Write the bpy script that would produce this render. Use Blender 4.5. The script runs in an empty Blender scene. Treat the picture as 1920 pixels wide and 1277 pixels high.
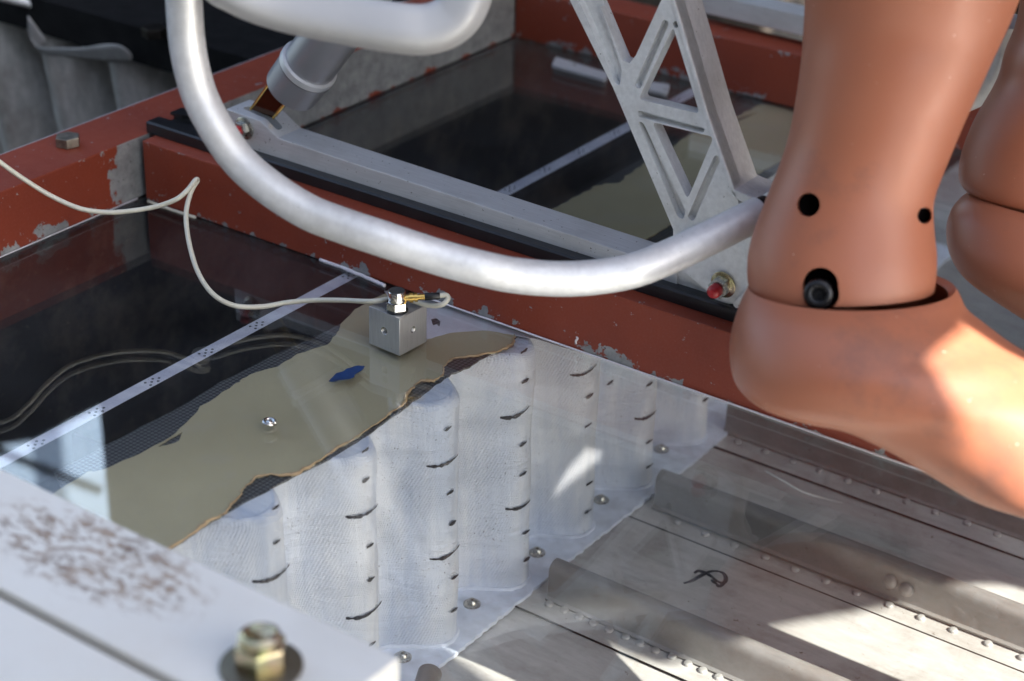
import bpy, bmesh, math, random
import numpy as np
from mathutils import Vector, Matrix
random.seed(7)
S = bpy.context.scene
C = S.collection
# ------------------------------------------------------------------ camera
H = 0.53
F = 3540.0; CX, CY = 960.0, 638.5
RM = np.array([[0.81425028, -0.28744343, 0.50435381],
               [0.57998437, 0.36570765, -0.72792585],
               [0.02479145, 0.88523115, 0.46449025]])
u_, s_, v_ = np.linalg.svd(RM); RM = u_ @ v_
cd = bpy.data.cameras.new('camera'); cam = bpy.data.objects.new('camera', cd); C.objects.link(cam)
cd.sensor_width = 36; cd.lens = F / 1920 * 36; cd.clip_start = 0.02; cd.clip_end = 200
cam.matrix_world = Matrix.Translation((0, 0, H)) @ Matrix([list(map(float, r)) for r in RM]).to_4x4()
cd.dof.use_dof = True; cd.dof.focus_distance = 1.13; cd.dof.aperture_fstop = 7.1
S.camera = cam
# ------------------------------------------------------------------ light
w = bpy.data.worlds.new('World'); S.world = w; w.use_nodes = True
nt = w.node_tree; bg = nt.nodes['Background']
sky = nt.nodes.new('ShaderNodeTexSky'); sky.sky_type = 'NISHITA'; sky.sun_disc = False
SUN = Vector((1.0, -0.010, 0.85)).normalized()
sky.sun_elevation = math.asin(SUN.z); sky.sun_rotation = math.atan2(SUN.x, SUN.y)
sky.dust_density = 2.0; sky.air_density = 1.0
hs = nt.nodes.new('ShaderNodeHueSaturation'); hs.inputs['Saturation'].default_value = 0.80
nt.links.new(sky.outputs[0], hs.inputs['Color']); nt.links.new(hs.outputs[0], bg.inputs[0]); bg.inputs[1].default_value = 0.115
sl = bpy.data.lights.new('sun', 'SUN'); sl.energy = 5.0; sl.angle = math.radians(0.4); sl.color = (1, 0.95, 0.86)
so = bpy.data.objects.new('sun', sl); C.objects.link(so); so.rotation_euler = SUN.to_track_quat('Z', 'Y').to_euler()
S.view_settings.view_transform = 'Standard'; S.view_settings.look = 'None'
S.view_settings.exposure = 2.0; S.view_settings.gamma = 1
S.cycles.max_bounces = 10; S.cycles.transparent_max_bounces = 24; S.cycles.caustics_reflective = False
S.cycles.caustics_refractive = False

# ------------------------------------------------------------------ rays of the measured view -> points in the place
def ray(px, py):
    v = RM @ np.array([px - CX, -(py - CY), -F]); return v / np.linalg.norm(v)
def PZ(px, py, z=0.0):
    d = ray(px, py); t = (z - H) / d[2]; return Vector((d[0]*t, d[1]*t, z))
def PY(px, py, y):
    d = ray(px, py); t = y / d[1]; return Vector((d[0]*t, y, H + d[2]*t))
def PX(px, py, x):
    d = ray(px, py); t = x / d[0]; return Vector((x, d[1]*t, H + d[2]*t))
def PD(px, py, D):
    d = ray(px, py); return Vector((d[0]*D, d[1]*D, H + d[2]*D))

# ------------------------------------------------------------------ materials
class N:
    def __init__(s, name):
        s.m = bpy.data.materials.new(name); s.m.use_nodes = True
        s.t = s.m.node_tree; s.b = s.t.nodes['Principled BSDF']; s.out = s.t.nodes['Material Output']
        s.tc = s.t.nodes.new('ShaderNodeTexCoord'); s.co = s.tc.outputs['Object']
    def n(s, ty, **k):
        x = s.t.nodes.new(ty)
        for a, v in k.items(): setattr(x, a, v)
        return x
    def l(s, a, b): s.t.links.new(a, b)
    def scale(s, sc):
        mp = s.n('ShaderNodeMapping'); s.l(s.co, mp.inputs[0]); mp.inputs['Scale'].default_value = sc; return mp.outputs[0]
    def noise(s, sc, det=4, rough=.55, co=None, dist=0):
        x = s.n('ShaderNodeTexNoise'); s.l(co if co else s.co, x.inputs['Vector'])
        x.inputs['Scale'].default_value = sc; x.inputs['Detail'].default_value = det
        x.inputs['Roughness'].default_value = rough; x.inputs['Distortion'].default_value = dist
        return x.outputs['Fac']
    def ramp(s, f, a, b, lo=0., hi=1.):
        x = s.n('ShaderNodeMapRange'); s.l(f, x.inputs[0]); x.inputs[1].default_value = a; x.inputs[2].default_value = b
        x.inputs[3].default_value = lo; x.inputs[4].default_value = hi; return x.outputs[0]
    def math(s, op, a, b=None, c=None):
        x = s.n('ShaderNodeMath', operation=op)
        for i, v in enumerate((a, b, c)):
            if v is None: continue
            if isinstance(v, (int, float)): x.inputs[i].default_value = v
            else: s.l(v, x.inputs[i])
        return x.outputs[0]
    def mix(s, f, a, b):
        x = s.n('ShaderNodeMix', data_type='RGBA')
        if isinstance(f, (int, float)): x.inputs[0].default_value = f
        else: s.l(f, x.inputs[0])
        for i, v in ((6, a), (7, b)):
            if isinstance(v, tuple): x.inputs[i].default_value = (*v, 1)
            else: s.l(v, x.inputs[i])
        return x.outputs[2]
    def xyz(s):
        x = s.n('ShaderNodeSeparateXYZ'); s.l(s.co, x.inputs[0]); return x.outputs
    def col(s, c):
        if isinstance(c, tuple): s.b.inputs['Base Color'].default_value = (*c, 1)
        else: s.l(c, s.b.inputs['Base Color'])
    def set(s, **k):
        for a, v in k.items():
            i = s.b.inputs[{'rough': 'Roughness', 'metal': 'Metallic', 'spec': 'Specular IOR Level', 'sss': 'Subsurface Weight', 'coat': 'Coat Weight'}[a]]
            if isinstance(v, (int, float)): i.default_value = v
            else: s.l(v, i)
    def bump(s, h, st=.3, d=.001):
        x = s.n('ShaderNodeBump'); s.l(h, x.inputs['Height']); x.inputs['Strength'].default_value = st
        x.inputs['Distance'].default_value = d; s.l(x.outputs[0], s.b.inputs['Normal'])

def simple(name, c, rough=.5, metal=0., ns=60, var=.12, bump=.1, bs=400, coat=0):
    m = N(name); f = m.noise(ns)
    m.col(m.mix(m.ramp(f, .3, .7), tuple(x*(1-var) for x in c), tuple(min(1, x*(1+var)) for x in c)))
    m.set(rough=m.ramp(m.noise(ns*3), .3, .7, rough*.85, min(1, rough*1.15)), metal=metal, coat=coat)
    if bump: m.bump(m.noise(bs, 3), bump, .0004)
    return m.m

def painted(name, bare=None):
    """red oxide paint, chipped to grey steel; bare = ('y', v): the inner wall is unpainted beyond v"""
    m = N(name); X = m.xyz()
    big = m.noise(26, 5, .6); fine = m.noise(170, 5, .7); mid = m.noise(75, 6, .7, dist=.4)
    low = m.ramp(X[2], .0005, .015, 1.15, 0)                       # wear along the bottom edge
    top = m.math('MULTIPLY', m.ramp(X[2], .036, .043, 0, .7), m.math('LESS_THAN', X[2], .0438))
    edge = m.math('MAXIMUM', low, top)
    thr = m.math('MULTIPLY', edge, m.ramp(big, .38, .62, .0, .30))
    patch = m.ramp(m.noise(9, 3), .55, .72, 0, .05)
    v = m.math('ADD', m.math('ADD', mid, thr), patch)
    a = m.math('GREATER_THAN', v, .72)
    b = m.math('GREATER_THAN', m.math('ADD', fine, m.math('MULTIPLY', patch, 1.0)), .672)
    chip = m.math('MAXIMUM', a, b)
    if bare:
        wob = m.ramp(m.noise(45, 6, .65), .25, .75, -.030, .030)
        edgev = m.math('ADD', X[1], wob)
        isb = m.math('GREATER_THAN', edgev, bare)
        nrm = m.n('ShaderNodeNewGeometry'); sp = m.n('ShaderNodeSeparateXYZ'); m.l(nrm.outputs['Normal'], sp.inputs[0])
        side = m.math('GREATER_THAN', sp.outputs[0], .5)
        chip = m.math('MAXIMUM', chip, m.math('MULTIPLY', isb, side))
        # a few red runs left along the bottom of the bare wall
        run = m.math('MULTIPLY', m.math('LESS_THAN', X[2], m.ramp(m.noise(60, 4), .5, .7, .0, .006)), 1)
        chip = m.math('MULTIPLY', chip, m.math('SUBTRACT', 1, m.math('MULTIPLY', run, isb)))
    red = m.mix(m.ramp(m.noise(14, 4), .3, .7), (.195, .031, .013), (.265, .045, .018))
    red = m.mix(m.ramp(m.noise(600, 2), .45, .75, 0, .35), red, (.26, .075, .05))
    steel = m.mix(m.ramp(m.noise(90, 5, .65), .3, .7), (.20, .21, .215), (.40, .41, .41))
    steel = m.mix(m.math('GREATER_THAN', m.noise(330, 3), .69), steel, (.10, .10, .09))
    m.col(m.mix(chip, red, steel))
    m.set(rough=m.math('ADD', .42, m.math('MULTIPLY', m.noise(120), .2)), metal=m.math('MULTIPLY', chip, .35))
    m.bump(m.math('ADD', m.math('MULTIPLY', chip, -.6), m.math('MULTIPLY', m.noise(300, 3), .15)), .5, .0005)
    return m.m

def alu(name, c=(.63, .64, .655), rough=.40, stretch=(6, 120, 120), metal=.35, dirt=.25, speck=.70):
    m = N(name); st = m.noise(9, 5, .6, m.scale(stretch)); cl = m.noise(22, 5, .6)
    base = m.mix(m.ramp(st, .3, .7), tuple(x*.9 for x in c), tuple(min(1, x*1.08) for x in c))
    base = m.mix(m.ramp(cl, .50, .78, 0, dirt), base, (.22, .20, .16))
    base = m.mix(m.math('GREATER_THAN', m.noise(420, 3), speck), base, (.13, .12, .10))
    m.col(base); m.set(metal=metal, rough=m.math('ADD', rough-.08, m.math('MULTIPLY', m.noise(60, 5), .2)))
    m.bump(m.math('ADD', m.math('MULTIPLY', st, .5), m.math('MULTIPLY', m.noise(260, 3), .5)), .25, .0003)
    return m.m

M = {}
M['red'] = painted('red_paint'); M['red_bare'] = painted('red_paint_bare_wall', .822)
M['alu'] = alu('milled_aluminium'); M['alu_leg'] = alu('cast_leg_aluminium', (.76, .77, .77), .42, (30, 60, 30), .30, .35, .735)
M['tube'] = alu('satin_tube', (.70, .71, .72), .46, (20, 20, 20), .38, .22, .76)
M['strut'] = simple('grey_anodised', (.33, .34, .37), .38, .55, 30, .05, .03)
M['ring'] = simple('pale_ring', (.62, .64, .66), .4, .4, 50, .05, 0)
M['track'] = simple('black_anodised', (.012, .012, .014), .33, .0, 80, .3, .15, 600)
M['black'] = simple('black_rubber', (.008, .008, .009), .45, 0, 80, .2, .1)
M['bolt_steel'] = simple('zinc_steel', (.45, .44, .40), .28, .95, 120, .15, .15)
M['nickel'] = simple('polished_nickel', (.66, .65, .62), .12, 1., 60, .05, .02)
M['darkcap'] = simple('oxidised_cap', (.16, .16, .16), .35, .8, 150, .25, .3, 500)
M['gold'] = simple('gold_plate', (.83, .55, .16), .2, 1., 60, .05, .02)
M['redtip'] = simple('red_lacquer', (.42, .015, .02), .3, 0, 60, .1, .05)
M['cable'] = simple('cream_cable', (.62, .60, .50), .38, 0, 200, .06, .03)
M['whitepl'] = simple('white_plastic', (.42, .425, .435), .33, 0, 30, .04, .03)
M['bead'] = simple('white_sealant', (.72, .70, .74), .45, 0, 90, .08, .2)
M['blue'] = simple('blue_ink', (.004, .030, .12), .4, 0, 90, .4, 0)
M['ink'] = simple('black_ink', (.018, .016, .022), .5, 0, 300, .3, 0)
M['dark'] = simple('near_black', (.006, .006, .0065), .9, 0, 20, .3, .1); M['dark'].node_tree.nodes['Principled BSDF'].inputs['Specular IOR Level'].default_value = .15  # near black; on the upper-left deck it stands in for shade
M['film'] = simple('plastic_film', (.36, .36, .36), .25, 0, 30, .1, .05)

# zinc-chromate gold bolt
m = N('yellow_zinc'); f = m.noise(70, 3)
m.col(m.mix(m.ramp(f, .35, .65), (.58, .50, .27), m.mix(m.ramp(m.noise(120, 2), .45, .6), (.55, .42, .34), (.40, .44, .26))))
m.set(metal=.95, rough=.22); M['yzinc'] = m.m

# near aluminium plate with a brown stain
m = N('pale_plate'); base = m.mix(m.ramp(m.noise(18, 5), .3, .7), (.66, .645, .60), (.77, .76, .72))
base = m.mix(m.ramp(m.noise(9, 6, .65), .56, .74, 0, .35), base, (.50, .44, .36))
X = m.xyz()
sp_ = PZ(180, 1045, .07); ax = m.math('ADD', X[0], -sp_.x); ay = m.math('ADD', X[1], -sp_.y)
# stain: an oval area broken up by streaks
rr = m.math('ADD', m.math('POWER', m.math('MULTIPLY', ax, 15.), 2.), m.math('POWER', m.math('MULTIPLY', ay, 36.), 2.))
area = m.ramp(rr, .4, 1.15, 1, 0)
st = m.noise(34, 9, .78, m.scale((3.5, 7, 3)), .3)
sm = m.math('MULTIPLY', area, m.ramp(m.math('ADD', st, m.math('MULTIPLY', area, .06)), .53, .60))
base = m.mix(m.math('MULTIPLY', sm, .85), base, m.mix(m.ramp(m.noise(50, 3), .4, .6), (.15, .085, .05), (.30, .20, .13)))
m.col(base); m.set(rough=.5, metal=.15); m.bump(m.noise(200, 4), .15, .0005); M['plate'] = m.m

# clear plastic floor sheet: two real faces, each reflecting by Fresnel, with scratches and dust
def clear_sheet():
    m = N('clear_sheet'); t = m.t
    g = m.n('ShaderNodeNewGeometry')
    ior = m.math('ADD', 1.55, m.math('MULTIPLY', g.outputs['Backfacing'], 1/1.55 - 1.55))
    fr = m.n('ShaderNodeFresnel'); m.l(ior, fr.inputs[0])
    tr = m.n('ShaderNodeBsdfTransparent'); tr.inputs[0].default_value = (.955, .965, .965, 1)
    gl = m.n('ShaderNodeBsdfGlossy'); gl.inputs['Roughness'].default_value = .015; gl.inputs['Color'].default_value = (1, 1, 1, 1)
    mx = m.n('ShaderNodeMixShader'); m.l(fr.outputs[0], mx.inputs[0]); m.l(tr.outputs[0], mx.inputs[1]); m.l(gl.outputs[0], mx.inputs[2])
    df = m.n('ShaderNodeBsdfDiffuse'); df.inputs[0].default_value = (.8, .82, .86, 1)
    spk = m.math('GREATER_THAN', m.noise(900, 1), .745)
    scr = m.math('MULTIPLY', m.math('GREATER_THAN', m.noise(40, 6, .7, m.scale((2, 60, 2)), .5), .69), .10)
    scr2 = m.math('MULTIPLY', m.math('GREATER_THAN', m.noise(45, 6, .7, m.scale((45, 3, 2)), .8), .715), .14)
    haze = m.ramp(m.noise(7, 5, .6), .4, .75, .002, .016)
    fac = m.math('ADD', m.math('ADD', m.math('MULTIPLY', spk, .22), haze), m.math('ADD', scr, scr2))
    mx2 = m.n('ShaderNodeMixShader'); m.l(fac, mx2.inputs[0]); m.l(mx.outputs[0], mx2.inputs[1]); m.l(df.outputs[0], mx2.inputs[2])
    m.l(mx2.outputs[0], m.out.inputs[0]); return m.m
M['clear'] = clear_sheet()

# belly skin aluminium
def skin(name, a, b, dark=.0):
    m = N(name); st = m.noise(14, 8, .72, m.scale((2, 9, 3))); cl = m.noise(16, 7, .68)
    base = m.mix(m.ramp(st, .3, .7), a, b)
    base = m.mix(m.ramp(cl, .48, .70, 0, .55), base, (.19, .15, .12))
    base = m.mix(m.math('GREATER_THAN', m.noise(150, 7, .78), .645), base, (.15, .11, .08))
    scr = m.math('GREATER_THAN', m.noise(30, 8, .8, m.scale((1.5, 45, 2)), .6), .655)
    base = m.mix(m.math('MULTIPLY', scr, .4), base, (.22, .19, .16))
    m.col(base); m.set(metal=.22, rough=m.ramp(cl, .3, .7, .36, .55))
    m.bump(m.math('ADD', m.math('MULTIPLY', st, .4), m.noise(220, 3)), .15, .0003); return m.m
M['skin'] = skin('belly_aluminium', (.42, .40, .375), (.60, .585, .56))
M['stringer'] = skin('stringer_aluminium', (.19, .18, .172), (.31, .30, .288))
M['rivet'] = simple('rivet_aluminium', (.36, .35, .335), .45, .2, 300, .2, .1)
M['shade_skin'] = skin('belly_shade', (.012, .012, .014), (.02, .02, .022))  # shade of the left bay is put into this colour

# white painted glass/carbon fabric: weave dimples, pin holes, wrinkles
def fabric():
    m = N('white_painted_fabric'); X = m.xyz()
    base = m.mix(m.ramp(m.noise(15, 6, .65, m.scale((1, 3.5, .5)), .4), .35, .62), (.63, .70, .83), (.87, .90, .95))
    wa = m.math('SINE', m.math('MULTIPLY', m.math('ADD', X[1], m.math('MULTIPLY', X[2], .55)), 3300))
    wb = m.math('SINE', m.math('MULTIPLY', m.math('SUBTRACT', m.math('MULTIPLY', X[1], .6), X[2]), 3300))
    weave = m.math('MULTIPLY', wa, wb)
    vis = m.ramp(m.noise(17, 4, .6), .38, .62)
    pin = m.math('GREATER_THAN', m.math('ADD', m.noise(950, 1, .5), m.ramp(m.noise(24, 4), .35, .7, -.07, .05)), .735)
    vor = m.n('ShaderNodeTexVoronoi', feature='DISTANCE_TO_EDGE'); m.l(m.scale((1, 1, 1)), vor.inputs[0]); vor.inputs['Scale'].default_value = 22
    flake = m.math('GREATER_THAN', m.noise(48, 6, .72), .70)
    c = m.mix(m.math('MULTIPLY', m.ramp(weave, .1, .9), m.math('MULTIPLY', vis, .26)), base, (.33, .37, .44))
    c = m.mix(m.math('MULTIPLY', flake, .25), c, (.52, .56, .64))
    c = m.mix(pin, c, (.10, .10, .12))
    m.col(c); m.set(rough=.42)
    wr = m.noise(14, 6, .7, m.scale((1, 1, 5)), 1.2)
    drip = m.noise(22, 6, .65, m.scale((1, 4.5, .35)))
    h = m.math('ADD', m.math('ADD', m.math('MULTIPLY', m.math('MULTIPLY', weave, vis), .20), m.math('MULTIPLY', wr, 1.6)), m.math('MULTIPLY', drip, 1.2))
    h = m.math('SUBTRACT', h, m.math('MULTIPLY', flake, .3))
    m.bump(h, 1.0, .0016); return m.m
M['fabric'] = fabric()
M['flange'] = simple('white_rough_flange', (.70, .75, .84), .75, 0, 90, .14, 1., 380)

# black carbon weave
m = N('carbon_weave'); X = m.xyz()
wv = m.math('MULTIPLY', m.math('SINE', m.math('MULTIPLY', m.math('ADD', X[0], X[1]), 1150)), m.math('SINE', m.math('MULTIPLY', m.math('SUBTRACT', X[0], X[1]), 1150)))
m.col(m.mix(m.ramp(wv, -.15, .25), (.020, .020, .024), m.mix(m.noise(40, 3), (.07, .075, .08), (.16, .16, .155)))); m.set(rough=.42); m.bump(wv, .3, .0004); M['carbon'] = m.m

# tan adhesive film
m = N('tan_adhesive')
c = m.mix(m.ramp(m.noise(8, 4), .35, .65), (.43, .375, .23), (.52, .46, .29))
c = m.mix(m.ramp(m.noise(14, 3, .5, m.scale((1, 1, 1)), 1.5), .57, .64, 0, .22), c, (.46, .42, .33))
m.col(c); m.set(rough=.4); m.bump(m.noise(10, 3), .2, .001); M['tan'] = m.m
M['tanedge'] = simple('tan_edge', (.44, .31, .17), .5, 0, 150, .3, .3)

# white marker tape
m = N('marker_tape'); m.col(m.mix(m.ramp(m.noise(60, 5), .4, .65), (.56, .56, .66), (.74, .74, .80))); m.set(rough=.4); M['tape'] = m.m

# dummy skin vinyl
m = N('dummy_vinyl')
c = m.mix(m.ramp(m.noise(7, 3), .3, .7), (.37, .130, .070), (.43, .160, .088))
c = m.mix(m.ramp(m.noise(13, 7, .7), .54, .74, 0, .7), c, (.15, .085, .07))
c = m.mix(m.math('GREATER_THAN', m.noise(330, 2), .76), c, (.62, .40, .32))
m.col(c); m.set(rough=m.ramp(m.noise(30, 4), .3, .7, .34, .48), sss=.08)
m.b.inputs['Subsurface Radius'].default_value = (1, .35, .2); m.b.inputs['Subsurface Scale'].default_value = .006
m.bump(m.noise(130, 4), .08, .0005); M['vinyl'] = m.m
m = N('vinyl_inside'); m.col((.40, .13, .06)); m.set(rough=.55); M['vinyl_in'] = m.m

# ------------------------------------------------------------------ object helpers
def newobj(name, me, mat=None, parent=None):
    o = bpy.data.objects.new(name, me); C.objects.link(o)
    if mat is not None: me.materials.append(M[mat] if isinstance(mat, str) else mat)
    if parent is not None:
        o.parent = parent
        if parent.type == 'EMPTY' or True:
            bpy.context.view_layer.update(); o.matrix_parent_inverse = parent.matrix_world.inverted()
    return o
def obj(name, bm, mat, parent=None, smooth=None):
    me = bpy.data.meshes.new(name); bmesh.ops.recalc_face_normals(bm, faces=bm.faces); bm.to_mesh(me); bm.free()
    if smooth is not None:
        me.polygons.foreach_set('use_smooth', [True]*len(me.polygons))
        if smooth < 180: me.set_sharp_from_angle(angle=math.radians(smooth))
    return newobj(name, me, mat, parent)
def tag(o, label=None, cat=None, group=None, kind=None):
    if label: o['label'] = label
    if cat: o['category'] = cat
    if group: o['group'] = group
    if kind: o['kind'] = kind
    return o
def thing(name, label, cat, loc=(0, 0, 0), group=None, kind=None):
    o = bpy.data.objects.new(name, None); C.objects.link(o); o.location = loc; o.empty_display_size = .02
    bpy.context.view_layer.update(); return tag(o, label, cat, group, kind)
def bev(bm, w, seg=2, ang=30):
    if w > 0:
        es = [e for e in bm.edges if len(e.link_faces) == 2 and e.calc_face_angle(0) > math.radians(ang)]
        bmesh.ops.bevel(bm, geom=es, offset=w, segments=seg, profile=.7, affect='EDGES', clamp_overlap=True)
def box(x0, x1, y0, y1, z0, z1, b=0, bm=None, seg=2):
    own = bm is None
    t = bmesh.new()
    bmesh.ops.create_cube(t, size=1)
    for v in t.verts:
        v.co = Vector((x0+(v.co.x+.5)*(x1-x0), y0+(v.co.y+.5)*(y1-y0), z0+(v.co.z+.5)*(z1-z0)))
    bev(t, b, seg)
    if own: return t
    me = bpy.data.meshes.new('t'); t.to_mesh(me); t.free(); bm.from_mesh(me); bpy.data.meshes.remove(me); return bm
def merge(bm, other):
    me = bpy.data.meshes.new('t'); other.to_mesh(me); other.free(); bm.from_mesh(me); bpy.data.meshes.remove(me); return bm
def extrude(pts, vec, b=0):
    """closed outline of 3-D points pushed along vec"""
    bm = bmesh.new(); vs = [bm.verts.new(p) for p in pts]; f = bm.faces.new(vs)
    r = bmesh.ops.extrude_face_region(bm, geom=[f])
    for e in r['geom']:
        if isinstance(e, bmesh.types.BMVert): e.co += Vector(vec)
    bmesh.ops.recalc_face_normals(bm, faces=bm.faces); bev(bm, b); return bm
def catmull(P, n=10, closed=False):
    P = [Vector(p) for p in P]; out = []; L = len(P)
    rng = range(L if closed else L-1)
    for i in rng:
        g = (lambda k: P[k % L]) if closed else (lambda k: P[max(0, min(L-1, k))])
        p0, p1, p2, p3 = g(i-1), g(i), g(i+1), g(i+2)
        for k in range(n):
            t = k/n
            out.append(.5*((2*p1)+(-p0+p2)*t+(2*p0-5*p1+4*p2-p3)*t*t+(-p0+3*p1-3*p2+p3)*t**3))
    if not closed: out.append(P[-1])
    return out
def tube(path, r, seg=16, cap=True, bm=None, sq=False):
    bm = bm or bmesh.new(); rings = []; n = len(path); up = Vector((0, 0, 1)); prev = None
    for i, p in enumerate(path):
        d = (path[min(i+1, n-1)] - path[max(i-1, 0)]).normalized()
        if prev is None:
            a = up.cross(d); a = a if a.length > .1 else Vector((1, 0, 0)).cross(d)
            a.normalize()
        else: a = (prev - d*prev.dot(d)).normalized()
        prev = a; c = d.cross(a)
        rr = r(i/(n-1)) if callable(r) else r
        q = [2*math.pi*(k+.5)/seg for k in range(seg)]
        fq = [1/(abs(math.cos(t))**3.6+abs(math.sin(t))**3.6)**(1/3.6) if sq else 1 for t in q]
        rings.append([bm.verts.new(p + a*rr*f_*math.cos(t) + c*rr*f_*math.sin(t)) for t, f_ in zip(q, fq)])
    for i in range(n-1):
        for k in range(seg):
            bm.faces.new((rings[i][k], rings[i][(k+1) % seg], rings[i+1][(k+1) % seg], rings[i+1][k]))
    if cap: bm.faces.new(rings[0][::-1]); bm.faces.new(rings[-1])
    return bm
def lathe(prof, org, axis, seg=32, hexn=0):
    """prof: (height along axis, radius)"""
    bm = bmesh.new(); axis = Vector(axis).normalized()
    a = axis.orthogonal().normalized(); c = axis.cross(a); rings = []
    org = Vector(org)
    for h, r in prof:
        if r <= 1e-6: rings.append([bm.verts.new(org+axis*h)])
        else:
            rings.append([bm.verts.new(org+axis*h+a*r*math.cos(2*math.pi*k/seg)+c*r*math.sin(2*math.pi*k/seg)) for k in range(seg)])
    for A, B in zip(rings, rings[1:]):
        for k in range(seg):
            if len(A) == 1 and len(B) == 1: continue
            if len(A) == 1: bm.faces.new((A[0], B[k], B[(k+1) % seg]))
            elif len(B) == 1: bm.faces.new((A[k], A[(k+1) % seg], B[0]))
            else: bm.faces.new((A[k], A[(k+1) % seg], B[(k+1) % seg], B[k]))
    if len(rings[0]) > 1: bm.faces.new(rings[0][::-1])
    if len(rings[-1]) > 1: bm.faces.new(rings[-1])
    return bm
def hexnut(org, axis, r, h, b=.0004, rot=0):
    axis = Vector(axis).normalized(); a = axis.orthogonal().normalized(); c = axis.cross(a)
    pts = [Vector(org)+a*r*math.cos(rot+k*math.pi/3)+c*r*math.sin(rot+k*math.pi/3) for k in range(6)]
    return extrude(pts, axis*h, b)
def evald(o):
    dg = bpy.context.evaluated_depsgraph_get(); dg.update()
    me = bpy.data.meshes.new_from_object(o.evaluated_get(dg)); return me
def cut(o, bms, solver='EXACT'):
    """boolean-subtract bmeshes from o"""
    bm = bmesh.new()
    cutters = []
    for b in bms:
        bmesh.ops.recalc_face_normals(b, faces=b.faces)
        me = bpy.data.meshes.new('cut'); b.to_mesh(me); b.free(); c = bpy.data.objects.new('cut', me); C.objects.link(c); cutters.append(c)
        md = o.modifiers.new('b', 'BOOLEAN'); md.operation = 'DIFFERENCE'; md.solver = solver; md.object = c
    me = evald(o); o.modifiers.clear(); old = o.data; o.data = me
    for c in cutters:
        d = c.data; bpy.data.objects.remove(c); bpy.data.meshes.remove(d)
    return o
def plate2d(outer, holes, zt, th, name, mat, parent=None, b=0):
    """flat sheet from a jagged outline, top at zt"""
    cu = bpy.data.curves.new('c', 'CURVE'); cu.dimensions = '2D'; cu.fill_mode = 'BOTH'; cu.extrude = th/2
    for pl in [outer]+list(holes):
        sp = cu.splines.new('POLY'); sp.points.add(len(pl)-1); sp.use_cyclic_u = True
        for q, p in zip(sp.points, pl): q.co = (p[0], p[1], 0, 1)
    o = bpy.data.objects.new('c', cu); C.objects.link(o); bpy.context.view_layer.update()
    me = evald(o); bpy.data.objects.remove(o); bpy.data.curves.remove(cu)
    me.name = name; me.transform(Matrix.Translation((0, 0, zt-th/2))); me.materials.clear()
    return newobj(name, me, mat, parent)
def rounded(pts, r, n=4):
    out = []; L = len(pts); pts = [Vector(p) for p in pts]
    for i in range(L):
        p = pts[i]; a = (pts[i-1]-p); b = (pts[(i+1) % L]-p); rr = min(r, a.length*.45, b.length*.45)
        A = p+a.normalized()*rr; B = p+b.normalized()*rr
        for k in range(n+1):
            t = k/n; out.append((1-t)**2*A+2*t*(1-t)*p+t*t*B)
    return out
def jag(pts, amp, n=4, seed=1, closed=False):
    rnd = random.Random(seed); out = []; L = len(pts)
    for i in range(L if closed else L-1):
        a, b = Vector(pts[i]), Vector(pts[(i+1) % L])
        for k in range(n):
            p = a.lerp(b, k/n)
            out.append(p + Vector((rnd.uniform(-amp, amp), rnd.uniform(-amp, amp), 0)))
    if not closed: out.append(Vector(pts[-1]))
    return out
def bolt(name, org, axis, r_nut, h_nut, r_wash, h_wash, mat, label, cat='bolt', stud=None, tip=None, group=None, parent=None, rot=0, washmat=None):
    axis = Vector(axis).normalized()
    if parent is None: t = thing(name, label, cat, org, group)
    else:
        t = bpy.data.objects.new(name, None); C.objects.link(t); t.location = org; t.parent = parent
        bpy.context.view_layer.update(); t.matrix_parent_inverse = parent.matrix_world.inverted(); bpy.context.view_layer.update()
    if r_wash: obj('washer', lathe([(0, r_wash*.97), (.0002, r_wash), (h_wash, r_wash), (h_wash+.0002, r_wash*.96)], org, axis), washmat or mat, t, 40)
    top = Vector(org)+axis*h_wash
    obj('nut', hexnut(top, axis, r_nut, h_nut, r_nut*.1, rot), mat, t)
    if stud:
        r, h = stud; s0 = top+axis*h_nut
        obj('stud', lathe([(-.002, r), (h*.8, r), (h, r*.8), (h*.93, r*.62), (h*.8, r*.5), (h*.8, 0)], s0, axis), mat, t, 40)
    if tip:
        r, h = tip; s0 = top+axis*h_nut
        obj('red_tip', lathe([(0, r), (h*.6, r), (h*.88, r*.8), (h, r*.4), (h*1.02, 0)], s0, axis), 'redtip', t, 60)
    return t

# ================================================================== SETTING / STRUCTURE
ZT = .044      # top of the red beams
ZS = -.180     # belly skin
# belly skin sheets, lapped (each a millimetre above its neighbour)
sk = thing('belly_skin', 'bare dusty aluminium belly skin seen through the clear floor', 'aircraft skin', (-.3, .9, ZS), kind='structure')
for k, (y0, y1, dz) in enumerate([(-.6, .822, 0), (.8155, .954, .0012), (.9485, 1.0725, 0), (1.0665, 1.9, .0012)]):
    x1 = 1.2
    bm = box(-.64, x1, y0, y1, ZS-.0012+dz-.0006*(k % 2), ZS+dz, .0002)
    obj('skin_sheet', bm, 'skin', sk)
for y0 in (.8148, .9478, 1.0658):
    obj('lap_gap', box(-.63, 1.1, y0, y0+.0009, ZS+.0008, ZS+.00135+.0003, 0), 'dark', sk)
def rivet_bm(x, y, z, r=.0030, h=.0021, axis=(0, 0, 1)):
    return lathe([(0, r), (h*.55, r*.98), (h*.9, r*.8), (h, r*.45), (h*1.02, 0)], (x, y, z), axis, 14)
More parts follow.
